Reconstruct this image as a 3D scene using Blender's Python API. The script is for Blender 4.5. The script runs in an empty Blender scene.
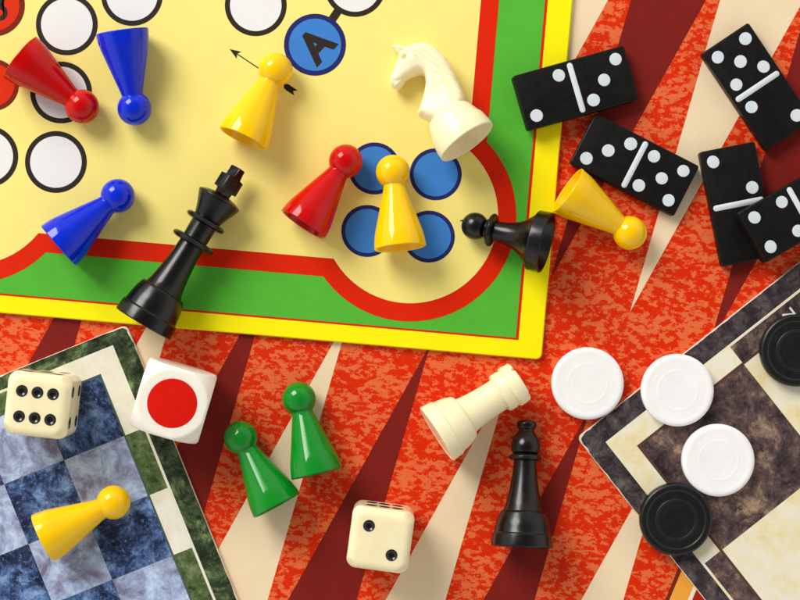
import bpy, bmesh, math, random
from mathutils import Vector, Matrix
from mathutils.geometry import delaunay_2d_cdt

random.seed(7)
S = 0.0004           # metres per design unit (one unit is 0.4 mm on the backgammon board)
H = 1600.0           # camera height in units
sc = bpy.context.scene
COL = sc.collection


def P(x, y, z=0.0):
    """photo coordinates (800 x 600) of something at height z -> world position"""
    k = (H - z) / H
    return Vector(((x - 400) * k * S, (300 - y) * k * S, z * S))


# ------------------------------------------------------------------ materials
def lin(c):
    return tuple(((v / 255) / 12.92 if v / 255 <= .04045 else ((v / 255 + .055) / 1.055) ** 2.4) for v in c)


def new_mat(name, rough=.5, spec=.5):
    m = bpy.data.materials.new(name)
    m.use_nodes = True
    b = m.node_tree.nodes['Principled BSDF']
    b.inputs['Roughness'].default_value = rough
    b.inputs['Specular IOR Level'].default_value = spec
    return m, m.node_tree, b


def coords(nt, scale=(1, 1, 1), rot=0.0, seed=0.0):
    tc = nt.nodes.new('ShaderNodeTexCoord')
    mp = nt.nodes.new('ShaderNodeMapping')
    mp.inputs['Scale'].default_value = scale
    mp.inputs['Rotation'].default_value = (0, 0, rot)
    mp.inputs['Location'].default_value = (seed, seed * 1.7, seed * .3)
    nt.links.new(tc.outputs['Object'], mp.inputs['Vector'])
    return mp.outputs['Vector']


def noise(nt, vec, scale, detail=4, rough=.55, dist=0.0):
    n = nt.nodes.new('ShaderNodeTexNoise')
    n.inputs['Scale'].default_value = scale
    n.inputs['Detail'].default_value = detail
    n.inputs['Roughness'].default_value = rough
    n.inputs['Distortion'].default_value = dist
    nt.links.new(vec, n.inputs['Vector'])
    return n.outputs['Fac']


def ramp(nt, fac, stops, interp='LINEAR'):
    r = nt.nodes.new('ShaderNodeValToRGB')
    r.color_ramp.interpolation = interp
    els = r.color_ramp.elements
    while len(els) < len(stops):
        els.new(.5)
    for e, (p, c) in zip(els, stops):
        e.position = p
        e.color = (*c, 1)
    nt.links.new(fac, r.inputs['Fac'])
    return r.outputs['Color']


def mixc(nt, fac, a, b, mode='MIX'):
    m = nt.nodes.new('ShaderNodeMix')
    m.data_type = 'RGBA'
    m.blend_type = mode
    for sock, v in ((m.inputs['Factor'], fac), (m.inputs['A'], a), (m.inputs['B'], b)):
        if isinstance(v, (int, float)):
            sock.default_value = v
        elif isinstance(v, tuple):
            sock.default_value = (*v, 1)
        else:
            nt.links.new(v, sock)
    return m.outputs['Result']


def add_bump(nt, b, fac, strength=.1, dist=.0002):
    bp = nt.nodes.new('ShaderNodeBump')
    bp.inputs['Strength'].default_value = strength
    bp.inputs['Distance'].default_value = dist
    nt.links.new(fac, bp.inputs['Height'])
    nt.links.new(bp.outputs['Normal'], b.inputs['Normal'])


def rough_var(nt, b, fac, lo, hi):
    mr = nt.nodes.new('ShaderNodeMapRange')
    mr.inputs['From Min'].default_value = .3
    mr.inputs['From Max'].default_value = .7
    mr.inputs['To Min'].default_value = lo
    mr.inputs['To Max'].default_value = hi
    nt.links.new(fac, mr.inputs['Value'])
    nt.links.new(mr.outputs['Result'], b.inputs['Roughness'])


def printed(name, c, rough=.5, var=.05, spec=.14, speck=None):
    """ink on card: very slight mottling and paper tooth"""
    m, nt, b = new_mat(name, rough, spec)
    v = coords(nt)
    base = lin(c)
    f = noise(nt, v, 90, 5, .6)
    c2 = ramp(nt, f, [(.3, tuple(x * (1 - var) for x in base)), (.7, tuple(min(1, x * (1 + var * .6)) for x in base))])
    if speck:
        g = ramp(nt, noise(nt, v, 620, 3, .55), [(.735, (0, 0, 0)), (.76, (.6, .6, .6))])
        c2 = mixc(nt, g, c2, lin(speck))
    nt.links.new(c2, b.inputs['Base Color'])
    add_bump(nt, b, noise(nt, v, 2600, 2, .5), .12, .0001)
    return m


def plastic(name, c, rough=.2, sss=0.0, spec=.5, var=.04, bump=0.0, grime=None, coat=0.0):
    m, nt, b = new_mat(name, rough, spec)
    v = coords(nt)
    base = lin(c)
    f = noise(nt, v, 120, 4, .6)
    col = ramp(nt, f, [(.3, tuple(x * (1 - var) for x in base)), (.7, tuple(min(1, x * (1 + var)) for x in base))])
    if grime:
        g = ramp(nt, noise(nt, v, 1500, 6, .7), [(.66, (0, 0, 0)), (.74, (1, 1, 1))])
        col = mixc(nt, g, col, lin(grime))
    nt.links.new(col, b.inputs['Base Color'])
    rough_var(nt, b, noise(nt, v, 260, 6, .7), rough * .8, rough * 1.3)
    if sss:
        b.inputs['Subsurface Weight'].default_value = sss
        b.inputs['Subsurface Radius'].default_value = (1.0, .75, .4)
        b.inputs['Subsurface Scale'].default_value = .004
    if bump:
        add_bump(nt, b, noise(nt, v, 900, 4, .6), bump, .0001)
    b.inputs['Coat Weight'].default_value = coat
    return m


def mottled(name):
    m, nt, b = new_mat(name, .5, .14)
    tc = nt.nodes.new('ShaderNodeTexCoord')
    vr = nt.nodes.new('ShaderNodeVectorRotate')
    vr.rotation_type = 'Z_AXIS'
    vr.inputs['Angle'].default_value = math.radians(-16)
    nt.links.new(tc.outputs['Object'], vr.inputs['Vector'])
    mp = nt.nodes.new('ShaderNodeMapping')
    mp.inputs['Scale'].default_value = (1, 1.6, 1)
    nt.links.new(vr.outputs['Vector'], mp.inputs['Vector'])
    v = mp.outputs['Vector']
    f1 = noise(nt, v, 240, 5, .72, .1)
    f2 = noise(nt, v, 55, 2, .5)
    s = nt.nodes.new('ShaderNodeMath'); s.operation = 'MULTIPLY_ADD'
    nt.links.new(f2, s.inputs[0]); s.inputs[1].default_value = .28
    nt.links.new(f1, s.inputs[2])
    c = ramp(nt, s.outputs[0], [(.647, lin((221, 43, 0))), (.658, lin((231, 110, 62)))])
    c2 = mixc(nt, ramp(nt, noise(nt, v, 420, 3, .6), [(.35, (0, 0, 0)), (.7, (1, 1, 1))]), c, (.93, .9, .9), 'MULTIPLY')
    nt.links.new(c2, b.inputs['Base Color'])
    add_bump(nt, b, noise(nt, v, 2600, 2, .5), .06, .0001)
    return m


def marble(name, stops, scale, dist=1.0, vein=None, detail=10, seed=0.0, rough=.4, fine=None):
    m, nt, b = new_mat(name, rough, .2)
    v = coords(nt, seed=seed)
    f = noise(nt, v, scale, 12, .74, dist * .7)
    c = ramp(nt, f, [(p, lin(k)) for p, k in stops])
    if vein:
        vc, lo, hi, vs = vein
        g = noise(nt, v, vs, 10, .76, .7)
        c = mixc(nt, ramp(nt, g, [(lo, (0, 0, 0)), (hi, (1, 1, 1))]), c, lin(vc))
    if fine:
        fc, fs, lo, hi = fine
        g = noise(nt, v, fs, 6, .8, .6)
        c = mixc(nt, ramp(nt, g, [(lo, (0, 0, 0)), (hi, (1, 1, 1))]), c, lin(fc))
    nt.links.new(c, b.inputs['Base Color'])
    add_bump(nt, b, noise(nt, v, 2600, 2, .5), .06, .0001)
    return m


M = {}
M['mottle'] = mottled('mottled orange red print')
M['dark_red'] = printed('dark red print', (126, 30, 24), var=.1)
M['cream_print'] = printed('cream print', (241, 217, 180), var=.03)
M['brown_line'] = printed('brown print', (120, 40, 20))
M['amber'] = printed('amber print', (240, 165, 62))
M['ivory_line'] = printed('ivory print', (236, 228, 205))
M['wine'] = printed('wine red print', (170, 36, 10), var=.1)
M['card'] = printed('grey card', (190, 176, 150), .7)
M['worn'] = printed('worn white card', (232, 218, 196), .8, .12)
M['yellow_card'] = printed('bright yellow print', (255, 240, 8), var=.02)
M['green_card'] = printed('green print', (86, 182, 54), var=.06, speck=(150, 200, 90))
M['red_card'] = printed('red print', (222, 36, 0), var=.04, speck=(232, 90, 40))
M['pale'] = printed('pale yellow print', (249, 231, 132), var=.025, speck=(252, 240, 180))
M['white_print'] = printed('white print', (234, 233, 231), var=.015)
M['black_print'] = printed('black print', (48, 40, 32), var=.05)
M['blue_print'] = printed('blue print', (62, 128, 206), var=.05)
M['navy_print'] = printed('navy print', (38, 40, 104), var=.05)
M['red_print'] = printed('home red print', (214, 44, 2), var=.05)
M['maroon_print'] = printed('maroon print', (122, 34, 10), var=.05)
M['table'] = printed('pale table top', (170, 150, 125), .6)

M['m_green'] = marble('dark green marble print', [(.38, (28, 37, 22)), (.47, (44, 55, 36)), (.55, (70, 86, 56)), (.66, (128, 150, 98))], 120, .7,
                      vein=((24, 32, 20), .54, .62, 210), seed=3, fine=((124, 144, 102), 800, .58, .68))
M['m_green_light'] = marble('green marble print', [(.3, (44, 58, 32)), (.5, (80, 98, 58)), (.7, (132, 148, 100))], 190, .6,
                            vein=((38, 52, 28), .55, .62, 330), seed=5, fine=((150, 166, 116), 900, .6, .7))
M['m_cream'] = marble('cream marble print', [(.3, (218, 212, 188)), (.55, (234, 229, 212)), (.75, (240, 236, 224))], 90, .5, seed=1)
M['m_navy'] = marble('navy marble print', [(.37, (22, 28, 52)), (.46, (42, 54, 90)), (.53, (74, 100, 148)), (.63, (136, 166, 210))], 95, .5,
                     vein=((26, 30, 50), .54, .64, 170), seed=8, fine=((132, 160, 202), 620, .555, .68))
M['m_lilac'] = marble('pale blue marble print', [(.38, (116, 112, 132)), (.46, (146, 154, 186)), (.54, (172, 190, 222)), (.64, (206, 222, 244))], 85, .6,
                      vein=((140, 130, 142), .55, .68, 105), seed=12, fine=((116, 130, 172), 680, .585, .7))
M['m_char'] = marble('charcoal marble print', [(.38, (40, 35, 38)), (.47, (58, 51, 54)), (.55, (82, 72, 74)), (.66, (118, 104, 102))], 150, .5, seed=2,
                     vein=((44, 40, 44), .54, .64, 260), fine=((112, 102, 102), 900, .59, .72))
M['m_brown'] = marble('brown marble print', [(.38, (42, 34, 38)), (.46, (74, 59, 61)), (.53, (102, 82, 78)), (.63, (172, 144, 118))], 72, .45, seed=6,
                      vein=((48, 40, 45), .53, .63, 140), fine=((150, 126, 114), 760, .578, .68))
M['m_buff'] = marble('buff marble print', [(.3, (226, 206, 146)), (.44, (236, 222, 178)), (.54, (238, 231, 206)), (.7, (240, 236, 222))], 62, .4, seed=4,
                     fine=((226, 212, 172), 800, .6, .74))
M['m_line'] = printed('brown outline print', (92, 62, 52))
M['m_green_line'] = printed('grey green outline print', (74, 92, 80))

M['red_pl'] = plastic('red plastic', (194, 2, 2), .09, spec=.3)
M['blue_pl'] = plastic('blue plastic', (0, 40, 202), .08, spec=.38)
M['yellow_pl'] = plastic('yellow plastic', (255, 200, 0), .09, .1, spec=.4)
M['green_pl'] = plastic('green plastic', (10, 134, 34), .09, spec=.4)
M['black_pl'] = plastic('black plastic', (11, 10, 10), .23, bump=.03, spec=.4)
M['black_matt'] = plastic('matt black plastic', (16, 16, 15), .36, spec=.45, bump=.05)
M['ivory_pl'] = plastic('ivory plastic', (250, 237, 194), .28, .25)
M['white_pl'] = plastic('white plastic', (250, 249, 247), .4, .3)
M['domino'] = plastic('black domino plastic', (15, 14, 13), .42, spec=.22, bump=.08, grime=(44, 42, 40))
M['pip_white'] = plastic('white paint', (212, 219, 226), .55, spec=.2, bump=.35, grime=(176, 182, 188))
M['die_ivory'] = plastic('ivory die plastic', (250, 236, 192), .12, .3)
M['die_white'] = plastic('white die plastic', (248, 242, 228), .3, .2)
M['pip_black'] = plastic('black paint', (14, 12, 10), .15)
M['dot_red'] = plastic('red paint', (218, 20, 4), .4, spec=.2, bump=.1)


# ------------------------------------------------------------------ object helpers
def link(name, bm, mats, parent=None, smooth=40, scale=S):
    me = bpy.data.meshes.new(name)
    bmesh.ops.recalc_face_normals(bm, faces=bm.faces) if smooth is not None else None
    bmesh.ops.scale(bm, vec=(scale,) * 3, verts=bm.verts)
    bm.to_mesh(me)
    bm.free()
    if not isinstance(mats, (list, tuple)):
        mats = [mats]
    for m in mats:
        me.materials.append(M[m])
    if smooth is not None:
        me.polygons.foreach_set('use_smooth', [True] * len(me.polygons))
        me.set_sharp_from_angle(angle=math.radians(smooth))
    o = bpy.data.objects.new(name, me)
    COL.objects.link(o)
    if parent:
        o.parent = parent
    return o


def tag(o, label, cat, group=None):
    o['label'] = label
    o['category'] = cat
    if group:
        o['group'] = group
    return o


def thing(name, label, cat, group=None, mat=None):
    o = bpy.data.objects.new(name, None)
    o.empty_display_size = .01
    COL.objects.link(o)
    if mat is not None:
        o.matrix_world = mat
    return tag(o, label, cat, group)


def copy_tree(src, mat, label, group=None):
    r = src.copy()
    COL.objects.link(r)
    r.matrix_world = mat
    r['label'] = label
    if group:
        r['group'] = group
    for ch in list(src.children):
        c = ch.copy()
        COL.objects.link(c)
        c.parent = r
        for g in list(ch.children):
            d = g.copy()
            COL.objects.link(d)
            d.parent = c
    return r


def lathe(bm, prof, seg=64, mi=0):
    rings = []
    for r, z in prof:
        if r < 1e-6:
            rings.append([bm.verts.new((0, 0, z))])
        else:
            rings.append([bm.verts.new((r * math.cos(2 * math.pi * i / seg), r * math.sin(2 * math.pi * i / seg), z)) for i in range(seg)])
    for a, b in zip(rings, rings[1:]):
        for i in range(seg):
            j = (i + 1) % seg
            if len(a) == 1 and len(b) == 1:
                continue
            if len(a) == 1:
                f = bm.faces.new((a[0], b[i], b[j]))
            elif len(b) == 1:
                f = bm.faces.new((a[i], a[j], b[0]))
            else:
                f = bm.faces.new((a[i], a[j], b[j], b[i]))
            f.material_index = mi
    return bm


def fillet(pts, rad, n=5):
    """round every inner corner of a profile polyline; rad a number or a list"""
    out = [pts[0]]
    for i in range(1, len(pts) - 1):
        r = rad[i] if isinstance(rad, (list, tuple)) else rad
        p0, p, p1 = Vector(pts[i - 1]), Vector(pts[i]), Vector(pts[i + 1])
        a, b = p0 - p, p1 - p
        if r <= 0 or a.length < 1e-6 or b.length < 1e-6:
            out.append(tuple(p)); continue
        t = min(r, a.length * .48, b.length * .48)
        q0, q1 = p + a.normalized() * t, p + b.normalized() * t
        for k in range(n + 1):
            u = k / n
            out.append(tuple(q0 * (1 - u) ** 2 + p * 2 * u * (1 - u) + q1 * u * u))
    out.append(pts[-1])
    return out


def sph(r, z, a0, a1, n=18):
    """profile arc of a sphere; angles from the +z pole"""
    return [(r * math.sin(a0 + (a1 - a0) * i / n), z + r * math.cos(a0 + (a1 - a0) * i / n)) for i in range(n + 1)]


def torus_prof(R, z, rr, rz, n=16):
    return [(R + rr * math.cos(2 * math.pi * i / n), z + rz * math.sin(2 * math.pi * i / n)) for i in range(n + 1)]


def poly(bm, pts, z, mi=0):
    f = bm.faces.new([bm.verts.new((x, y, z)) for x, y in pts])
    f.normal_update()
    if f.normal.z < 0:
        f.normal_flip()
    f.material_index = mi
    return f


def circle_pts(cx, cy, r, n=72):
    return [(cx + r * math.cos(2 * math.pi * i / n), cy + r * math.sin(2 * math.pi * i / n)) for i in range(n)]


def slab(bm, pts, z0, z1, mi=0, bev=0.8):
    bot = [bm.verts.new((x, y, z0)) for x, y in pts]
    mid = [bm.verts.new((x, y, z1 - bev)) for x, y in pts]
    n = len(pts)
    cx = sum(p[0] for p in pts) / n; cy = sum(p[1] for p in pts) / n
    top = []
    for i, (x, y) in enumerate(pts):
        a = Vector(pts[i - 1]) - Vector((x, y)); b = Vector(pts[(i + 1) % n]) - Vector((x, y))
        d = (a.normalized() + b.normalized())
        if d.length < 1e-3:
            d = Vector((-b.y, b.x))
        d.normalize()
        if d.dot(Vector((cx - x, cy - y))) < 0:
            d = -d
        top.append(bm.verts.new((x + d.x * bev, y + d.y * bev, z1)))
    for A, B in ((bot, mid), (mid, top)):
        for i in range(n):
            j = (i + 1) % n
            bm.faces.new((A[i], A[j], B[j], B[i])).material_index = mi
    bm.faces.new(top).material_index = mi
    bm.faces.new(bot[::-1]).material_index = mi


def rounded_rect(x0, y0, x1, y1, r, n=6):
    out = []
    for cx, cy, a in ((x1 - r, y0 + r, -90), (x1 - r, y1 - r, 0), (x0 + r, y1 - r, 90), (x0 + r, y0 + r, 180)):
        for k in range(n + 1):
            t = math.radians(a + 90 * k / n)
            out.append((cx + r * math.cos(t), cy + r * math.sin(t)))
    return out


def board_matrix(px, py, z, ang):
    return Matrix.Translation(P(px, py, z)) @ Matrix.Rotation(ang, 4, 'Z') @ Matrix.Scale(1, 4)


# ------------------------------------------------------------------ table and backgammon board
bm = bmesh.new()
slab(bm, rounded_rect(-1500, -1300, 1500, 1300, 30), -60, -10.2, 0, 3)
tb = link('table_surface', bm, 'table')
tb['kind'] = 'structure'

BG_ANG = math.radians(-22.6)
a_dir = Vector((-.384, .923)); r_dir = Vector((.923, .384))     # photo directions: along the points, along the row
bg = thing('backgammon_board', 'large backgammon board of mottled orange red with cream and dark red points, under everything', 'game board',
           mat=board_matrix(630, 312, 0, BG_ANG))
# local x = along the row, local y = away from the middle gap (towards the top of the photo)
SP, HW, LEN, GAP = 86.0, 43.0, 372.0, 106.0
X0, X1 = -9 * SP + HW - 6, 1 * SP + HW + 14
Y0, Y1 = -GAP - LEN - 10, LEN + 10
bm = bmesh.new()
slab(bm, rounded_rect(X0 - 70, Y0 - 40, X1 + 150, Y1 + 40, 12), -10, -.15, 0, 1)
link('board_base', bm, 'card', bg)
bm = bmesh.new()
poly(bm, [(X0, Y0), (X1, Y0), (X1, Y1), (X0, Y1)], 0)
link('playing_face', bm, 'mottle', bg, None)
bm = bmesh.new()
y0, y1 = Y0 - 38, Y1 + 38
for k, (xa, xb) in enumerate(((X1, X1 + 4), (X1 + 4, X1 + 21), (X1 + 21, X1 + 25), (X1 + 25, X1 + 148))):
    poly(bm, [(xa, y0), (xb, y0), (xb, y1), (xa, y1)], .02, k)
poly(bm, [(X0 - 68, y0), (X0, y0), (X0, y1), (X0 - 68, y1)], .02, 3)
poly(bm, [(X0, Y1), (X1, Y1), (X1, y1), (X0, y1)], .02, 3)
poly(bm, [(X0, y0), (X1, y0), (X1, Y0), (X0, Y0)], .02, 3)
link('border', bm, ['brown_line', 'amber', 'ivory_line', 'wine'], bg, None)
for k in range(-8, 2):
    for side in (0, 1):
        bm = bmesh.new()
        x = k * SP
        if side == 0:       # upper row, tips pointing down
            pts = [(x, 0), (x + HW - .6, LEN), (x - HW + .6, LEN)]
        else:
            pts = [(x, -GAP), (x - HW + .6, -GAP - LEN), (x + HW - .6, -GAP - LEN)]
        poly(bm, pts, .12)
        cream = (k % 2 == 0) if side == 0 else (k % 2 != 0)
        link('triangle_point', bm, 'cream_print' if cream else 'dark_red', bg, None)

# ------------------------------------------------------------------ ludo board
LZ = 6.0
LA = math.radians(-4.95)
lc = (541.5, 359.8)
KL = (H - LZ) / H
LX, LY = Vector((math.cos(LA), -math.sin(LA))), Vector((-math.sin(LA), -math.cos(LA)))


def lloc(px, py):
    d = Vector((px - lc[0], py - lc[1]))
    return (d.dot(LX) * KL, d.dot(LY) * KL)


lud = thing('ludo_board', 'ludo board with pale yellow field, red and green bands and bright yellow edge', 'game board',
            mat=board_matrix(lc[0], lc[1], LZ, LA))
W = 725.0
bm = bmesh.new()
slab(bm, rounded_rect(-W, 0, 0, W, 6), -LZ + .15, -.1, 0, 1.0)
link('board_base', bm, 'yellow_card', lud)


def ring_path(hx, hy, R, cx=219.8, cy=230.5, n=48):
    a0 = math.asin(max(-1, -math.sqrt(R * R - (hx - cx) ** 2) / R))
    a1 = math.pi - math.asin((hy - cy) / R)
    arc = [(cx + R * math.cos(a0 + (a1 - a0) * i / n), cy + R * math.sin(a0 + (a1 - a0) * i / n)) for i in range(n + 1)]
    out = list(arc)
    out += [(-x, y) for x, y in reversed(arc)]
    out += [(-x, -y) for x, y in arc]
    out += [(x, -y) for x, y in reversed(arc)]
    return [(x - W / 2, y + W / 2) for x, y in out]


bm = bmesh.new()
poly(bm, [(-W + 24.6, 17.6), (-24.6, 17.6), (-24.6, W - 17.6), (-W + 24.6, W - 17.6)], 0, 0)
poly(bm, [(-W + 27.4, 19.6), (-27.4, 19.6), (-27.4, W - 19.6), (-W + 27.4, W - 19.6)], .1, 1)
poly(bm, ring_path(W / 2 - 73, W / 2 - 64, 105.7), .2, 0)
poly(bm, ring_path(W / 2 - 91, W / 2 - 82.5, 87.5), .3, 2)
# connector between the A circle and the next track circle
p, q = Vector(lloc(315, 44.8)), Vector(lloc(355, -14))
d = (q - p).normalized(); nn = Vector((-d.y, d.x)) * 4.2
poly(bm, [tuple(p + nn), tuple(p - nn), tuple(q - nn), tuple(q + nn)], .36, 3)
link('playing_face', bm, ['red_card', 'green_card', 'pale', 'black_print'], lud, None)


def disc(name, px, py, r, ri, m_ring, m_fill):
    bm = bmesh.new()
    x, y = lloc(px, py)
    poly(bm, circle_pts(0, 0, r), 0, 0)
    poly(bm, circle_pts(0, 0, ri), .08, 1)
    o = link(name, bm, [m_ring, m_fill], lud, None)
    o.location = (x * S, y * S, .42 * S)
    return o


for c in ((66.9, 24.4), (61.2, 92.5), (56, 162), (-12.6, 156.5), (132, -5), (255.8, 5.3), (355, -14)):
    disc('track_circle', c[0], c[1], 30.8, 25.7, 'black_print', 'white_print')
for c in ((374.5, 168.5), (435.7, 174.3), (367.3, 231), (428.8, 236.6)):
    disc('home_circle', c[0], c[1], 25.9, 22.0, 'navy_print', 'blue_print')['label'] = 'blue home circle with navy rim'
disc('home_circle', -7, 85, 25.9, 21.3, 'maroon_print', 'red_print')['label'] = 'red home circle with maroon rim'
sA = disc('start_circle', 315, 44.8, 30.9, 26.0, 'navy_print', 'blue_print')
sB = disc('start_circle', -6, 5.5, 30.9, 25.4, 'maroon_print', 'red_print')
sA['label'] = 'blue start circle lettered A'
sB['label'] = 'red start circle at the photo corner'


def letter(ch, size, parent, ang, mat, off=.028, sx=1.0, z=.16, dx=0, dy=0):
    cu = bpy.data.curves.new('letter', 'FONT')
    cu.body = ch; cu.size = size * S; cu.align_x = 'CENTER'; cu.align_y = 'CENTER'; cu.offset = off * size * S
    t = bpy.data.objects.new('letter_tmp', cu)
    COL.objects.link(t)
    bpy.context.view_layer.update()
    me = bpy.data.meshes.new_from_object(t.evaluated_get(bpy.context.evaluated_depsgraph_get()))
    bpy.data.objects.remove(t)
    me.materials.clear(); me.materials.append(M[mat])
    xs = [v.co.x for v in me.vertices]; ys = [v.co.y for v in me.vertices]
    cx, cy = (min(xs) + max(xs)) / 2, (min(ys) + max(ys)) / 2
    for v in me.vertices:
        v.co.x = (v.co.x - cx) * sx; v.co.y -= cy; v.co.z = 0
    me.name = 'letter'
    o = bpy.data.objects.new('letter', me)
    COL.objects.link(o); o.parent = parent
    o.location = (dx * S, dy * S, z * S); o.rotation_euler = (0, 0, ang)
    return o


letter('A', 42, sA, math.radians(52), 'black_print', .042, .96, dx=1)
bm = bmesh.new()
up = [(3.5 + 7.6 * math.sin(math.pi * k / 16), 7.4 + 7.6 * math.cos(math.pi * k / 16)) for k in range(17)]
lowr = [(6 + 7.8 * math.sin(math.pi * k / 16), -7.4 + 7.8 * math.cos(math.pi * k / 16)) for k in range(17)]
poly(bm, [(-9, 15), *up[:-1], (4.6, .4), *lowr[1:], (-9, -15.2)], 0, 0)
for cx, cy, r in ((3.5, 7.4, 2.9), (6, -7.4, 3.2)):
    poly(bm, [(-4.4, cy + r), *[(cx + r * math.sin(math.pi * k / 12), cy + r * math.cos(math.pi * k / 12)) for k in range(13)], (-4.4, cy - r)], .08, 1)
lb = link('letter', bm, ['black_print', 'red_print'], sB, None)
lb.location = (0, 0, .16 * S)
lb.rotation_euler = (0, 0, math.radians(5))

# printed arrow under the yellow pawn
bm = bmesh.new()
t0, t1 = Vector(lloc(229.5, 49)), Vector(lloc(296, 93))
d = (t1 - t0).normalized(); n = Vector((-d.y, d.x))
A = lambda s, w: tuple(t0 + d * s + n * w)
L = (t1 - t0).length
poly(bm, [A(0, 0), A(11.5, -4.2), A(9.3, -.55), A(L - 14, -.55), A(L - 13, -2.4), A(L - 10, -3.2), A(L, -3.0), A(L - 3.5, 0), A(L, 3.0),
          A(L - 10, 3.2), A(L - 13, 2.4), A(L - 14, .55), A(9.3, .55), A(11.5, 4.2)], .4)
link('arrow', bm, 'black_print', lud, None)


# ------------------------------------------------------------------ chess boards
def worn_outline(w, h, inset, r, amp, sy=1):
    """printed sheet outline with an irregular worn edge; corner chips"""
    pts = []
    base = rounded_rect(inset, inset, w - inset, h - inset, r, 8)
    n = len(base)
    for i in range(n):
        p, q = Vector(base[i]), Vector(base[(i + 1) % n])
        m = max(1, int((q - p).length / 3.5))
        for k in range(m):
            pts.append(p.lerp(q, k / m))
    out, c = [], Vector((w / 2, h / 2))
    wob = [random.random() for _ in pts]
    for i, p in enumerate(pts):
        j = (wob[i] + wob[i - 1] + wob[i - 2]) / 3
        k = amp * (j ** 2.5) * 1.7
        dx = min(p.x, w - p.x); dy = min(p.y, h - p.y)
        if dx + dy < 16:
            k += random.random() * 1.6
        if dx < dy:
            nrm = Vector((1 if p.x < w / 2 else -1, 0))
        else:
            nrm = Vector((0, 1 if p.y < h / 2 else -1))
        p = p + nrm * k
        out.append((p.x, p.y * sy))
    return out


def chess_board(name, label, corner, ang, sy, sq, bu, bv, ring, gap, Z, mats, chip):
    root = thing(name, label, 'game board', mat=board_matrix(corner[0], corner[1], Z, ang))
    q0u, q0v = bu + ring + gap, bv + ring + gap
    wu, wv = q0u + 8 * sq + gap + ring + bu, q0v + 8 * sq + gap + ring + bv
    fl = lambda pts: [(x, y * sy) for x, y in pts]
    bm = bmesh.new()
    slab(bm, fl(rounded_rect(0, 0, wu, wv, 6)), -Z + .15, -.1, 0, .7)
    link('board_base', bm, 'worn', root)
    bm = bmesh.new()
    poly(bm, worn_outline(wu, wv, .35, 8, .8, sy), 0, 0)
    # thin pale line round the ring, then the ring, then outline and squares
    def rect(a, b, c, d, z, mi):
        poly(bm, fl([(a, b), (c, b), (c, d), (a, d)]), z, mi)
    rect(bu - 2.2, bv - 2.2, wu - bu + 2.2, wv - bv + 2.2, .06, 1)
    rect(bu + .4, bv + .4, wu - bu - .4, wv - bv - .4, .12, 2)
    for i in range(8):
        if i % 2 == 0:
            a, b = (q0u if i else bu), q0u + (i + 1) * sq
            a = q0u + i * sq if i else bu
            rect(a, bv, b, bv + ring, .18, 1)
            rect(wu - b, wv - bv - ring, wu - a, wv - bv, .18, 1)
            a = q0v + i * sq if i else bv + ring
            b = q0v + (i + 1) * sq
            rect(bu, a, bu + ring, b, .18, 1)
            rect(wu - bu - ring, wv - b, wu - bu, wv - a, .18, 1)
    rect(bu + ring, bv + ring, wu - bu - ring, wv - bv - ring, .24, 3)
    for i in range(8):
        for j in range(8):
            dark = (i + j) % 2 == 0
            e = .12
            rect(q0u + i * sq + e, q0v + j * sq + e, q0u + (i + 1) * sq - e, q0v + (j + 1) * sq - e, .3, 4 if dark else 5)
    link('playing_face', bm, mats, root, None)
    return root


cbr = chess_board('chess_board', 'brown and buff marble pattern chess board under draughts at the right', (577, 438), math.radians(-51.7), 1,
                  131.3, 23, 22, 20, 2.6, 5.0, ['m_char', 'm_buff', 'm_brown', 'm_line', 'm_brown', 'm_buff'], 1)
cbl = chess_board('chess_board', 'blue marble pattern chess board with green border at the lower left', (126.6, 324.6), math.radians(-68), -1,
                  64.3, 16, 22.5, 19.8, 1.8, 5.0, ['m_green', 'm_cream', 'm_green_light', 'm_green_line', 'm_navy', 'm_lilac'], 1)
# the figure 7 printed in the frame of the brown board
bm = bmesh.new()
for (xa, ya), (xb, yb), w, z in (((29.2, 247), (38, 247), 1.0, .2), ((37.6, 247), (30.5, 236.5), 1.0, .22)):
    p, q = Vector((xa, ya)), Vector((xb, yb)); d = (q - p).normalized(); n = Vector((-d.y, d.x)) * w
    poly(bm, [tuple(p + n), tuple(p - n), tuple(q - n), tuple(q + n)], z)
link('printed_number', bm, 'white_print', cbr, None)


# ------------------------------------------------------------------ lying turned pieces
def lie_matrix(base, tip, hull, com, floor, tip_r=None, roll=0.0, extra=0.0):
    """base, tip: photo positions of base centre and of a point on the axis further up;
    hull: (r, z) points that can touch the floor; com: height of the centre of mass"""
    best = None
    for i, (r1, z1) in enumerate(hull):
        for r2, z2 in hull:
            if z1 < com < z2:
                t = (r1 - r2) / (z2 - z1)
                c = r1 + z1 * t
                if all(r <= c - z * t + 1e-6 for r, z in hull):
                    best = (t, c)
    t, c = best
    al = math.atan(t) + extra
    h = c * math.cos(math.atan(t)) + floor
    b = P(base[0], base[1], h)
    tp = P(tip[0], tip[1], floor + 15)
    u = (tp - b); u.z = 0; u.normalize()
    zc = Vector((u.x * math.cos(al), u.y * math.cos(al), -math.sin(al)))
    xc = Vector((-u.y, u.x, 0))
    yc = zc.cross(xc)
    m = Matrix((xc, yc, zc)).transposed().to_4x4()
    m.translation = b
    return m @ Matrix.Rotation(roll, 4, 'Z')


# halma pawns: hollow cone body and ball head
PAWN_OUT = [(25.0, 0), (25.6, .6), (24.6, 12), (10.8, 62)]
PAWN_HULL = [(25.7, .6), (24.6, 12), (16.9, 76.5)]


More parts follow.
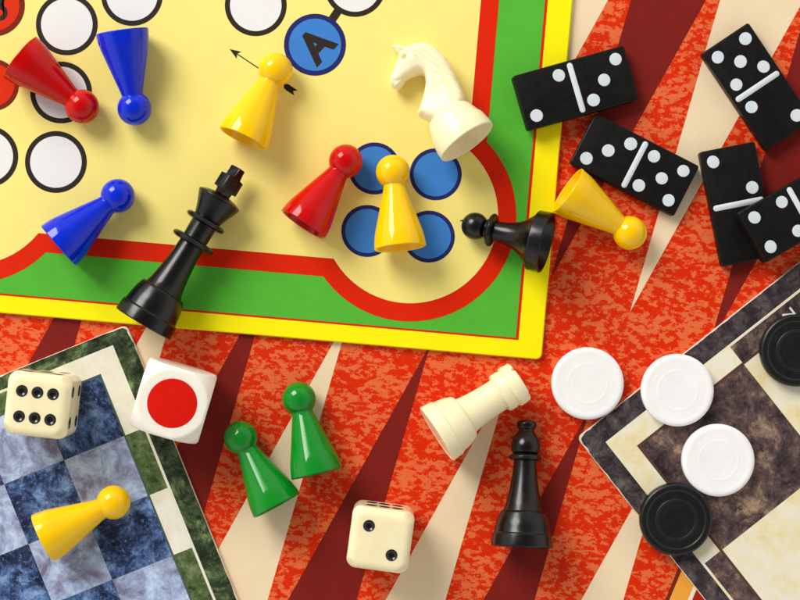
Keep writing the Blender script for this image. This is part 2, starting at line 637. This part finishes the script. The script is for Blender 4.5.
def pawn_proto(mat, label, m):
    t = thing('halma_pawn', label, 'pawn', 'halma pawns lying on the boards', m)
    bm = bmesh.new()
    prof = fillet([(0, 34), (13, 33), (23.2, .3), (25.0, 0), (25.7, .7), (24.5, 12.5), (10.6, 61), (10.2, 66)], [0, 3, .4, .4, .5, 6, 3, 0], 5)
    lathe(bm, prof, 120)
    for v in bm.verts:      # faint lengthwise waviness of the moulding
        a = math.atan2(v.co.y, v.co.x)
        k = 1 + .0035 * math.sin(7 * a + .6) + .0025 * math.sin(11 * a + 2.1) + .0018 * math.sin(17 * a)
        v.co.x *= k; v.co.y *= k
    link('body', bm, mat, t, 50)
    bm = bmesh.new()
    lathe(bm, sph(16.8, 76.2, math.pi, 0, 32), 56)
    link('head', bm, mat, t)
    return t


BZ = LZ + .4
pawns = {
    'red_pl': [((20, 57), (81, 105.6), BZ, 'red pawn lying across white track circle in the upper left corner'),
               ((303, 225), (345.5, 162), BZ, 'red pawn lying beside the blue home circles')],
    'blue_pl': [((122, 31), (134.5, 107), BZ, 'blue pawn lying head down near the top edge beside a red pawn'),
                ((58, 246), (117, 197), BZ, 'blue pawn lying on the red band left of the black king')],
    'yellow_pl': [((243, 139), (276, 69.5), BZ, 'yellow pawn lying over the printed arrow beside the letter A'),
                  ((400.3, 248), (392.5, 169), BZ, 'yellow pawn lying across the blue home circles'),
                  ((567, 190), (629.5, 233), .2, 'yellow pawn lying on mottled red under a domino with hollow base showing'),
                  ((43, 538.5), (112, 503), 5.5, 'yellow pawn lying on the blue marble chess board')],
    'green_pl': [((277, 506), (241, 437.5), .2, 'green pawn lying nearer the white die with a red dot'),
                 ((317, 474), (299, 398), .2, 'green pawn lying on cream point, nearer the white rook')],
}
for mat, lst in pawns.items():
    proto = None
    for base, head, fl, lab in lst:
        m = lie_matrix(base, head, PAWN_HULL, 30, fl, roll=random.uniform(0, 6))
        if proto is None:
            proto = pawn_proto(mat, lab, m)
        else:
            copy_tree(proto, m, lab)


# chess men
def part(name, prof, mat, parent, seg=72, smooth=38):
    bm = bmesh.new()
    lathe(bm, prof, seg)
    return link(name, bm, mat, parent, smooth)


def base_prof(r, rim, shoulder_r, shoulder_z, body_r, curve=2.0):
    return fillet([(0, 9), (r - 6, 8), (r - 2.6, .2), (r - .6, 0), (r, .8), (r - .9, rim), (r - 2.4, rim + 1.0),
                   ((r + shoulder_r) / 2 - curve * .3, (rim + shoulder_z) / 2 + curve), (shoulder_r + .4, shoulder_z - 1), (shoulder_r - 1.2, shoulder_z + .6), (body_r, shoulder_z + .8), (body_r - 1, shoulder_z + .2)],
                  [0, 1, .4, .4, .8, 1, 1.2, 6, 1.4, .8, .2, 0])


k_lab = 'black chess king lying over the green band with its cross toward upper right'
king = thing('chess_king', k_lab, 'chess piece', 'black chess pieces',
             lie_matrix((143, 324), (218, 203.5), [(30.5, 1), (30, 12), (22.6, 142)], 60, BZ, roll=math.radians(50)))
part('base', base_prof(30.6, 13, 23.0, 38, 19.5, 1.4), 'black_pl', king)
part('stem', fillet([(19.5, 38.6), (17.6, 44), (15.2, 58), (13.2, 78), (12.6, 94), (13.2, 116), (15, 124), (19, 134), (22.4, 141.5), (22.7, 143.2), (21.6, 144.2), (17, 146.4), (6, 149), (0, 150)],
                    [0, 5, 8, 8, 8, 5, 6, 6, .8, .6, .6, 3, 2, 0]), 'black_pl', king)
part('collar', torus_prof(17.0, 94, 5.6, 3.3), 'black_pl', king)
part('collar', torus_prof(15.6, 117, 5.3, 3.1), 'black_pl', king)
bm = bmesh.new()


def cross_poly(pts, t):
    """bevelled flat cross standing on the crown, in the local xz plane"""
    a, b = [], []
    for off, lst in ((-t, a), (t, b)):
        for x, z in pts:
            lst.append(bm.verts.new((x, off, z)))
    n = len(pts)
    for i in range(n):
        j = (i + 1) % n
        bm.faces.new((a[i], a[j], b[j], b[i]))
    bm.faces.new(a[::-1]); bm.faces.new(b)


cross_poly([(-4.6, 145), (4.6, 145), (4.2, 154), (11, 153), (11, 168), (4.0, 167.6), (4.6, 179), (-4.6, 179), (-4.0, 167.6), (-11, 168), (-11, 153), (-4.2, 154)], 6.5)
bmesh.ops.bevel(bm, geom=bm.edges[:], offset=1.0, segments=2, affect='EDGES', profile=.6)
link('cross', bm, 'black_pl', king, 30)

bp = thing('chess_pawn', 'black chess pawn lying across the red ring of the ludo board edge', 'chess piece', 'black chess pieces',
           lie_matrix((546.5, 243), (475, 226), [(30.2, 1), (29.8, 13), (13.4, 74)], 28, BZ))
part('base', fillet([(0, 16), (20, 15), (27.6, .4), (29.6, 0), (30.3, .8), (29.8, 13.4), (27.4, 14.6), (24, 17)], [0, 3, .5, .6, .8, 1.2, 1.2, 0]), 'black_pl', bp)
part('stem', fillet([(26.6, 14.8), (22, 19), (15.5, 27), (11.4, 38), (9.8, 50), (10, 62)], [0, 6, 7, 8, 6, 0]), 'black_pl', bp)
part('collar', torus_prof(12.2, 56.5, 4.4, 3.4), 'black_pl', bp)
bm = bmesh.new()
lathe(bm, sph(13.5, 73.6, math.pi, 0, 30), 56)
prev = None     # little moulding nub left on the top of the head
for i in range(9):
    t = i / 8
    c = Vector((-3 + 1.6 * math.sin(t * 2.2), 5 + 3.0 * t * t, 85.2 + 2.6 * math.sin(t * 1.9)))
    r = .85 * (1 - .6 * t)
    ringv = [bm.verts.new(c + Vector((r * math.cos(k * math.pi / 3), r * math.sin(k * math.pi / 3), 0))) for k in range(6)]
    if prev:
        for k in range(6):
            bm.faces.new((prev[k], prev[(k + 1) % 6], ringv[(k + 1) % 6], ringv[k]))
    prev = ringv
bm.faces.new(prev)
link('head', bm, 'black_pl', bp)

bi = thing('chess_bishop', 'black chess bishop lying on the mottled red board next to the white rook', 'chess piece', 'black chess pieces',
           lie_matrix((521.8, 547), (527, 424), [(30.2, 1), (29.6, 12), (14.8, 98)], 40, .2))
part('base', base_prof(30.4, 12, 22.4, 34, 20, .7), 'black_pl', bi)
part('stem', fillet([(20, 34.6), (17.2, 42), (14.4, 56), (12, 72), (11, 86), (11.6, 92)], [0, 6, 8, 8, 6, 0]), 'black_pl', bi)
part('collar', torus_prof(12.0, 87.5, 4.4, 3.0), 'black_pl', bi)
part('head', fillet([(10.6, 90), (13.9, 93), (14.9, 98.5), (13.6, 105), (9.2, 111.5), (7.0, 114.5), (6.8, 117)], [0, 3, 4, 5, 4, 2, 0]), 'black_pl', bi)
part('finial', fillet([(6.6, 114.2), (9.2, 117.4), (10.0, 120.6), (8.8, 123.6), (5.5, 124.2), (0, 123.6)], [0, 1.2, 1.2, 1.2, 1, 0]), 'black_pl', bi)

rk = thing('chess_rook', 'ivory chess rook lying on the mottled red board', 'chess piece', 'ivory chess pieces',
           lie_matrix((436.3, 434.5), (519, 381), [(30.4, 1), (29.8, 12), (21.2, 92), (20.8, 97)], 42, .2, roll=0))
part('base', [(0, .5), (25, .4)] + base_prof(30.6, 13, 23.0, 33, 19.2, .9)[6:], 'ivory_pl', rk)
part('stem', fillet([(19.2, 33.6), (17.6, 42), (16.4, 58), (16.2, 75)], [0, 6, 6, 0]), 'ivory_pl', rk)
# battlement with shallow notches
bm = bmesh.new()
seg = 96
prof = [(15.6, 73.6), (18.6, 73.8), (20.0, 75), (20.2, 82.6), (19.3, 83.4), (19.5, 84.6), (21.4, 86.6), (21.6, 88), (20.9, 96.8), (20.0, 97.6), (15.4, 97.4), (14.6, 96.6), (14.4, 87), (0, 86.4)]
rings = []
for k, (r, z) in enumerate(prof):
    if r == 0:
        rings.append([bm.verts.new((0, 0, z))]); continue
    vs = []
    for i in range(seg):
        a = 2 * math.pi * i / seg
        zz = z
        f = abs(((a / (math.pi / 2)) % 1) - .5)
        if z > 95 and f < .06:
            zz = z - 2.4
        vs.append(bm.verts.new((r * math.cos(a), r * math.sin(a), zz)))
    rings.append(vs)
for a, b in zip(rings, rings[1:]):
    for i in range(seg):
        j = (i + 1) % seg
        bm.faces.new((a[i], a[j], b[0])) if len(b) == 1 else bm.faces.new((a[i], a[j], b[j], b[i]))
link('battlement', bm, 'ivory_pl', rk, 34)

# knight
kb = (467.5, 142.2)
ax = Vector((-.585, -.811)); lx = Vector((-.811, .585))
kn = thing('chess_knight', 'ivory chess knight lying on its side on the ludo board with hollow base showing', 'chess piece', 'ivory chess pieces',
           lie_matrix(kb, (kb[0] + ax.x * 80, kb[1] + ax.y * 80), [(30.4, 1), (29.6, 14), (12.0, 92)], 36, BZ))
part('base', fillet([(0, 24), (22, 22), (28.2, .4), (29.8, 0), (30.5, .8), (30.2, 8), (29.0, 17), (28.0, 17.8), (24.0, 31), (21, 36), (16, 37.5), (0, 38)],
                    [0, 3, .4, .5, .8, 3, .6, .6, 3, 2, 1.5, 0]), 'ivory_pl', kn)
OUT = [(365, 318), (358, 275), (342, 240), (326, 205), (306, 165), (287, 130), (264, 100), (238, 73), (210, 56), (180, 47), (150, 48), (124, 57),
       (106, 64), (90, 58), (64, 55), (40, 58), (52, 74), (62, 88), (70, 98), (69, 112), (64, 132), (54, 160), (43, 188), (38, 213), (44, 234), (58, 246),
       (74, 248), (86, 241), (96, 226), (108, 210), (126, 198), (146, 189), (165, 183), (181, 187), (189, 202), (191, 226), (187, 258), (180, 292),
       (171, 328), (162, 362), (186, 376), (214, 392), (262, 400), (330, 358)]
kz = 4.285


def kl(p):
    q = Vector((380 + p[0] / kz - kb[0], 30 + p[1] / kz - kb[1]))
    return Vector((q.dot(lx), q.dot(ax)))


ctrl = [kl(p) for p in OUT]
outl = []
N = len(ctrl)
sharp = {15, 39}
for i in range(N):
    p0, p1, p2, p3 = ctrl[i - 1], ctrl[i], ctrl[(i + 1) % N], ctrl[(i + 2) % N]
    for k in range(4):
        t = k / 4
        outl.append(.5 * ((2 * p1) + (p2 - p0) * t + (2 * p0 - 5 * p1 + 4 * p2 - p3) * t * t + (3 * p1 - p0 - 3 * p2 + p3) * t ** 3))
mane = outl[0:4 * 11]


def seg_d(p, a, b):
    ab = b - a
    t = max(0, min(1, (p - a).dot(ab) / max(ab.length_squared, 1e-9)))
    return (p - a - ab * t).length


def inside(p):
    c = False
    n = len(outl)
    for i in range(n):
        a, b = outl[i], outl[i - 1]
        if (a.y > p.y) != (b.y > p.y) and p.x < (b.x - a.x) * (p.y - a.y) / (b.y - a.y) + a.x:
            c = not c
    return c


pts = list(outl)
xs = [p.x for p in outl]; ys = [p.y for p in outl]
st = 1.15
yv = min(ys)
row = 0
while yv < max(ys):
    xv = min(xs) + (st / 2 if row % 2 else 0)
    while xv < max(xs):
        p = Vector((xv, yv))
        if inside(p) and min(seg_d(p, outl[i - 1], outl[i]) for i in range(len(outl))) > .55:
            pts.append(p)
        xv += st
    yv += st * .87; row += 1
no = len(outl)
res = delaunay_2d_cdt(pts, [(i, (i + 1) % no) for i in range(no)], [list(range(no))], 1, 1e-4)
vco, faces = res[0], res[2]
eye, nostril, cheek = kl((97, 112)), kl((62, 222)), kl((138, 132))
mouth0, mouth1 = kl((52, 243)), kl((84, 214))


def sm(a, b, x):
    t = max(0, min(1, (x - a) / (b - a)))
    return t * t * (3 - 2 * t)


def thick(p):
    d = min(seg_d(p, outl[i - 1], outl[i]) for i in range(no))
    if d < 1e-3:
        return 0.0
    head = sm(62, 84, p.y) * sm(-6, 14, p.x)
    D = 7.0
    T = 13.5 - 3.0 * head + 2.0 * sm(60, 36, p.y)
    q = 1 - min(d / D, 1)
    t = T * math.sqrt(max(0, 1 - q ** 2.2))
    dm = min(seg_d(p, mane[i], mane[i + 1]) for i in range(len(mane) - 1))
    if dm < 17 and head < .8:
        s = p.x * .95 - p.y * .34
        fade = sm(0, 2.5, dm) * sm(19, 14, dm) * (1 - head)
        t += fade * (1.15 * math.sin(s * 2 * math.pi / 5.2) + .5)
    t += 2.6 * math.exp(-((p - eye).length / 2.8) ** 2) - 1.9 * math.exp(-(((p - eye).length - 4.6) / 1.3) ** 2)
    t -= 2.8 * math.exp(-((p - nostril).length / 1.5) ** 2)
    t += 2.4 * math.exp(-((p - cheek).length / 7.5) ** 2)
    t -= 2.2 * math.exp(-(seg_d(p, mouth0, mouth1) / .8) ** 2)
    return max(t, .05)


bm = bmesh.new()
top, bot = [], []
for i, v in enumerate(vco):
    t = 0 if i < no else thick(Vector(v))
    a = bm.verts.new((v[0], t, v[1]))
    top.append(a)
    bot.append(a if i < no else bm.verts.new((v[0], -t, v[1])))
for f in faces:
    bm.faces.new([top[i] for i in f])
    if any(i >= no for i in f):
        bm.faces.new([bot[i] for i in reversed(f)])
for _ in range(1):
    bmesh.ops.smooth_vert(bm, verts=[v for v in bm.verts], factor=.35, use_axis_x=False, use_axis_y=True, use_axis_z=False)
link('horse_head', bm, 'ivory_pl', kn, 75)

# ------------------------------------------------------------------ draughts
WD = [((588, 383.6), .2, 'white draughtsman lying on the mottled red board'),
      ((678, 390.4), 5.4, 'white draughtsman overhanging the upper edge of the brown chess board'),
      ((718.8, 460.6), 5.4, 'white draughtsman wholly on a brown square, touching a black one')]
BD = [((676.3, 519.7), 5.4, 'black draughtsman overhanging the lower edge of the brown chess board'),
      ((797, 350.5), 5.4, 'black draughtsman on a buff square cut by the right side of the photo')]
DP = fillet([(0, 11.0), (13, 11.0), (13.8, 11.08), (18.0, 11.1), (18.9, 11.26), (20.0, 11.26), (21.2, 11.1), (28.0, 11.15), (30.0, 11.4), (33.0, 11.45), (35.9, 9.8), (35.9, 2), (34.6, 0), (0, 0)],
            [0, .3, .3, .3, .4, .4, .4, .6, .8, 1, 1.4, .8, .8, 0], 4)
DPB = fillet([(0, 11.0), (13, 11.0), (13.6, 11.2), (18.2, 11.2), (18.9, 11.6), (20.0, 11.6), (20.8, 11.1), (28.2, 11.1), (29.6, 12.0), (33.6, 12.2), (35.9, 10.6), (35.9, 2), (34.6, 0), (0, 0)],
             [0, .3, .3, .3, .4, .4, .4, .6, .8, 1, 1.4, .8, .8, 0], 4)
for lst, mat, grp in ((WD, 'white_pl', 'white draughtsmen'), (BD, 'black_matt', 'black draughtsmen')):
    proto = None
    for (x, y), z, lab in lst:
        if proto is None:
            bm = bmesh.new()
            lathe(bm, DP if mat == 'white_pl' else DPB, 96)
            o = proto = link('draughtsman', bm, mat, None, 45)
        else:
            o = proto.copy(); COL.objects.link(o)
        tag(o, lab, 'draughtsman', grp)
        o.matrix_world = Matrix.Translation(P(x, y, z + 11) - Vector((0, 0, 11 * S))) @ Matrix.Rotation(random.uniform(0, 6), 4, 'Z')

# ------------------------------------------------------------------ dominoes
TH, DL, DW = 13.0, 116.0, 56.0
bm = bmesh.new()
bmesh.ops.create_cube(bm, size=1)
bmesh.ops.scale(bm, vec=(DL, DW, TH), verts=bm.verts)
bmesh.ops.translate(bm, vec=(0, 0, TH / 2), verts=bm.verts)
bmesh.ops.bevel(bm, geom=[e for e in bm.edges if abs((e.verts[0].co - e.verts[1].co).z) > 1], offset=2.6, segments=4, affect='EDGES', profile=.5)
bmesh.ops.bevel(bm, geom=[e for e in bm.edges if e.verts[0].co.z == e.verts[1].co.z and len(e.link_faces) == 2 and abs(e.calc_face_angle(0)) > .8], offset=1.5, segments=3, affect='EDGES', profile=.5)
tmp = link('body', bm, 'domino', None, 30)
body_me = tmp.data
bpy.data.objects.remove(tmp)
bm = bmesh.new()
lathe(bm, [(0, .1), (5.6, .1), (6.05, .08), (6.25, 0)], 32)
tmp = link('pip', bm, 'pip_white', None, 60); pip_me = tmp.data; bpy.data.objects.remove(tmp)
bm = bmesh.new()
pl = []
for s in (1, -1):
    for k in range(13):
        a = math.pi * k / 12
        pl.append((2.9 * math.cos(a) * s, (22.6 + 2.9 * math.sin(a)) * s))
top = [bm.verts.new((x * .97, y * .998, .09)) for x, y in pl]
bot = [bm.verts.new((x, y, 0)) for x, y in pl]
for i in range(len(pl)):
    j = (i + 1) % len(pl)
    bm.faces.new((bot[i], bot[j], top[j], top[i]))
bm.faces.new(top)
tmp = link('divider', bm, 'pip_white', None, 60); div_me = tmp.data; bpy.data.objects.remove(tmp)
Q = 16.3
PAT = {0: [], 2: [(-1, -1), (1, 1)], '2b': [(-1, 1), (1, -1)], 3: [(-1, 1), (0, 0), (1, -1)], '3b': [(-1, -1), (0, 0), (1, 1)], 4: [(-1, -1), (-1, 1), (1, -1), (1, 1)],
       5: [(-1, -1), (-1, 1), (0, 0), (1, -1), (1, 1)]}


def domino(label, centre, ang, left, right, z=0.2, tilt=0.0):
    """ang: photo angle (clockwise) of the long axis from left half to right half; tilt raises the left end; z height of the
    underside at the middle"""
    m = Matrix.Translation(P(centre[0], centre[1], z + TH) - Vector((0, 0, TH * S))) @ Matrix.Rotation(-math.radians(ang), 4, 'Z') @ Matrix.Rotation(tilt, 4, 'Y')
    m.translation.z = z * S
    t = thing('domino', label, 'domino', 'dominoes', m)
    def put(me, nm, x, y, zz):
        o = bpy.data.objects.new(nm, me); COL.objects.link(o); o.parent = t
        o.location = (x * S, y * S, zz * S)
        if nm == 'pip':
            o.scale = (random.uniform(.95, 1.03), random.uniform(.95, 1.03), 1)
            o.rotation_euler = (0, 0, random.uniform(0, 6))
    put(body_me, 'body', 0, 0, 0)
    put(div_me, 'divider', 0, 0, TH)
    for pat, off in ((left, -29.6), (right, 29.6)):
        for a, b in PAT[pat]:
            put(pip_me, 'pip', off + a * Q + random.uniform(-.4, .4), -b * Q + random.uniform(-.4, .4), TH)
    return t


tl = math.atan(6.4 / 69)
domino('domino with two and three pips propped on the ludo board edge', (575, 88), -16.2, '2b', 3, .3 + 59 * math.sin(tl), tl)
domino('domino with three and five pips, left corner by the yellow pawn', (634.8, 164.6), 27.2, 3, 5)
domino('domino with five and two pips in the upper right corner', (757.5, 86.5), 56.3, 5, '2b')
domino('domino with two pips and a blank half, partly under another domino', (738.5, 204), 78.8, '2b', 0)
t5 = math.atan(13.4 / 84)
domino('domino with four pips leaning on another domino at the right edge', (799, 211), -29.2, 4, 3, .3 + 58 * math.sin(t5), t5)


# ------------------------------------------------------------------ dice
def die_body(half, er, R, n=36):
    bm = bmesh.new()
    bmesh.ops.create_cube(bm, size=2)
    bmesh.ops.subdivide_edges(bm, edges=bm.edges[:], cuts=n, use_grid_fill=True)
    for v in bm.verts:
        # concentrate vertices near the edges
        p = Vector([math.sin(c * math.pi / 2) for c in v.co]) * half
        q = Vector([max(-(half - er), min(half - er, c)) for c in p])
        d = p - q
        if d.length > 1e-9:
            p = q + d.normalized() * er
        if p.length > R:
            p = p.normalized() * R
        v.co = p
    return bm


FACES = {'top': (Vector((0, 0, 1)), Vector((1, 0, 0)), Vector((0, 1, 0))), 'bottom': (Vector((0, 0, -1)), Vector((1, 0, 0)), Vector((0, -1, 0))),
         'px': (Vector((1, 0, 0)), Vector((0, 1, 0)), Vector((0, 0, 1))), 'nx': (Vector((-1, 0, 0)), Vector((0, -1, 0)), Vector((0, 0, 1))),
         'py': (Vector((0, 1, 0)), Vector((-1, 0, 0)), Vector((0, 0, 1))), 'ny': (Vector((0, -1, 0)), Vector((1, 0, 0)), Vector((0, 0, 1)))}
DPAT = {1: [(0, 0)], 2: [(-1, 1), (1, -1)], 3: [(-1, 1), (0, 0), (1, -1)], 4: [(-1, -1), (-1, 1), (1, -1), (1, 1)],
        5: [(-1, -1), (-1, 1), (0, 0), (1, -1), (1, 1)], 6: [(-1, -1), (0, -1), (1, -1), (-1, 1), (0, 1), (1, 1)]}
PR, PD = 5.8, 2.7
SR = (PR * PR + PD * PD) / (2 * PD)


def die(label, centre, ang, half, nums, sp, z=0.2):
    m = Matrix.Translation(P(centre[0], centre[1], z + 2 * half) - Vector((0, 0, half * S))) @ Matrix.Rotation(-math.radians(ang), 4, 'Z')
    m.translation.z = (z + half) * S
    t = thing('die', label, 'die', 'ivory dice', m)
    body = link('body', die_body(half, 8.5, half * 1.45), 'die_ivory', None, 60)
    cb = bmesh.new()
    spots = []
    for f, num in nums.items():
        n, a, b = FACES[f]
        for x, y in DPAT[num]:
            c = n * half + a * x * sp + b * y * sp * (.82 if num == 6 else 1)
            spots.append((c, n))
            bmesh.ops.create_uvsphere(cb, u_segments=28, v_segments=18, radius=SR, matrix=Matrix.Translation(c + n * (SR - PD)))
    cut = link('cutter', cb, 'pip_black', None, 60)
    md = body.modifiers.new('cut', 'BOOLEAN')
    md.object = cut; md.operation = 'DIFFERENCE'; md.solver = 'EXACT'
    bpy.context.view_layer.update()
    me = bpy.data.meshes.new_from_object(body.evaluated_get(bpy.context.evaluated_depsgraph_get()))
    old = body.data
    body.modifiers.clear()
    body.data = me
    me.name = 'body'
    me.materials.clear(); me.materials.append(M['die_ivory'])
    for p in me.polygons:
        p.material_index = 0
    me.polygons.foreach_set('use_smooth', [True] * len(me.polygons))
    me.set_sharp_from_angle(angle=math.radians(35))
    bpy.data.objects.remove(cut)
    body.parent = t
    # painted bowls
    bm = bmesh.new()
    r = SR - .06
    a1 = math.acos((SR - PD) / r)
    lathe(bm, [(r * math.sin(a1 * i / 8), SR - PD - r * math.cos(a1 * i / 8)) for i in range(9)], 28)
    bmesh.ops.recalc_face_normals(bm, faces=bm.faces)
    tmp = link('pip', bm, 'pip_black', None, 80)
    me = tmp.data
    bpy.data.objects.remove(tmp)
    for c, n in spots:
        o = bpy.data.objects.new('pip', me)
        COL.objects.link(o); o.parent = t
        o.matrix_local = Matrix.Translation(c * S) @ n.to_track_quat('Z', 'Y').to_matrix().to_4x4()
    return t


die('ivory die showing six pips on the corner of the blue chess board', (36.0, 405.4), 6.3, 30.8, {'top': 6, 'bottom': 1, 'px': 4, 'nx': 3, 'py': 5, 'ny': 2}, 15.0, 5.4)
die('ivory die showing two pips on the backgammon board', (380.3, 540.6), 7.6, 30.2, {'top': 2, 'bottom': 5, 'py': 6, 'ny': 1, 'px': 3, 'nx': 4}, 12.6)

half = 34.2
tl = math.atan(5.2 / 52)
zc = .3 + half * math.cos(tl) + half * math.sin(tl) * .55
m = Matrix.Translation(P(169.6, 402, 65) * 1.0) @ Matrix.Rotation(-math.radians(16.5), 4, 'Z') @ Matrix.Rotation(tl, 4, 'Y')
m.translation.z = zc * S
rd = thing('colour_die', 'white die with a big red dot propped on the green chess board edge', 'die', None, m)
link('body', die_body(half, 3.0, half * 1.4), 'die_white', rd, 60)
bm = bmesh.new()
lathe(bm, [(0, half + .12), (23.2, half + .12), (23.7, half + .08), (23.9, half - .05)], 72)
link('dot', bm, 'dot_red', rd, 60)

# ------------------------------------------------------------------ camera, light
cam = bpy.data.cameras.new('camera')
cam.sensor_width = 36
cam.lens = 36 * H / 800
cam.clip_start = .01
cam.clip_end = 50
co = bpy.data.objects.new('camera', cam)
co.location = (0, 0, H * S)
COL.objects.link(co)
sc.camera = co

w = bpy.data.worlds.new('World')
sc.world = w
w.use_nodes = True
w.node_tree.nodes['Background'].inputs['Color'].default_value = (1.0, .985, .96, 1)
nt = w.node_tree
bgn = nt.nodes['Background']
bgn.inputs['Strength'].default_value = 1.0
# a plain studio: dim ceiling above the camera, pale walls all round
tc = nt.nodes.new('ShaderNodeTexCoord')
sx = nt.nodes.new('ShaderNodeSeparateXYZ')
nt.links.new(tc.outputs['Generated'], sx.inputs['Vector'])
nt.links.new(ramp(nt, sx.outputs['Z'], [(0, (.9, .885, .86)), (.5, (.93, .915, .885)), (.8, (.27, .265, .255)), (1, (.13, .13, .125))]), bgn.inputs['Color'])

la = bpy.data.lights.new('softbox', 'AREA')
la.shape = 'SQUARE'
la.size = .95
la.energy = 40
la.color = (1.0, .97, .92)
lo = bpy.data.objects.new('softbox', la)
COL.objects.link(lo)
d = Vector((-.53, .64, .60)).normalized()
lo.location = d * 2.0
lo.rotation_euler = d.to_track_quat('Z', 'Y').to_euler()

sc.view_settings.view_transform = 'Standard'
sc.view_settings.look = 'None'
sc.view_settings.exposure = 0
sc.view_settings.gamma = 1
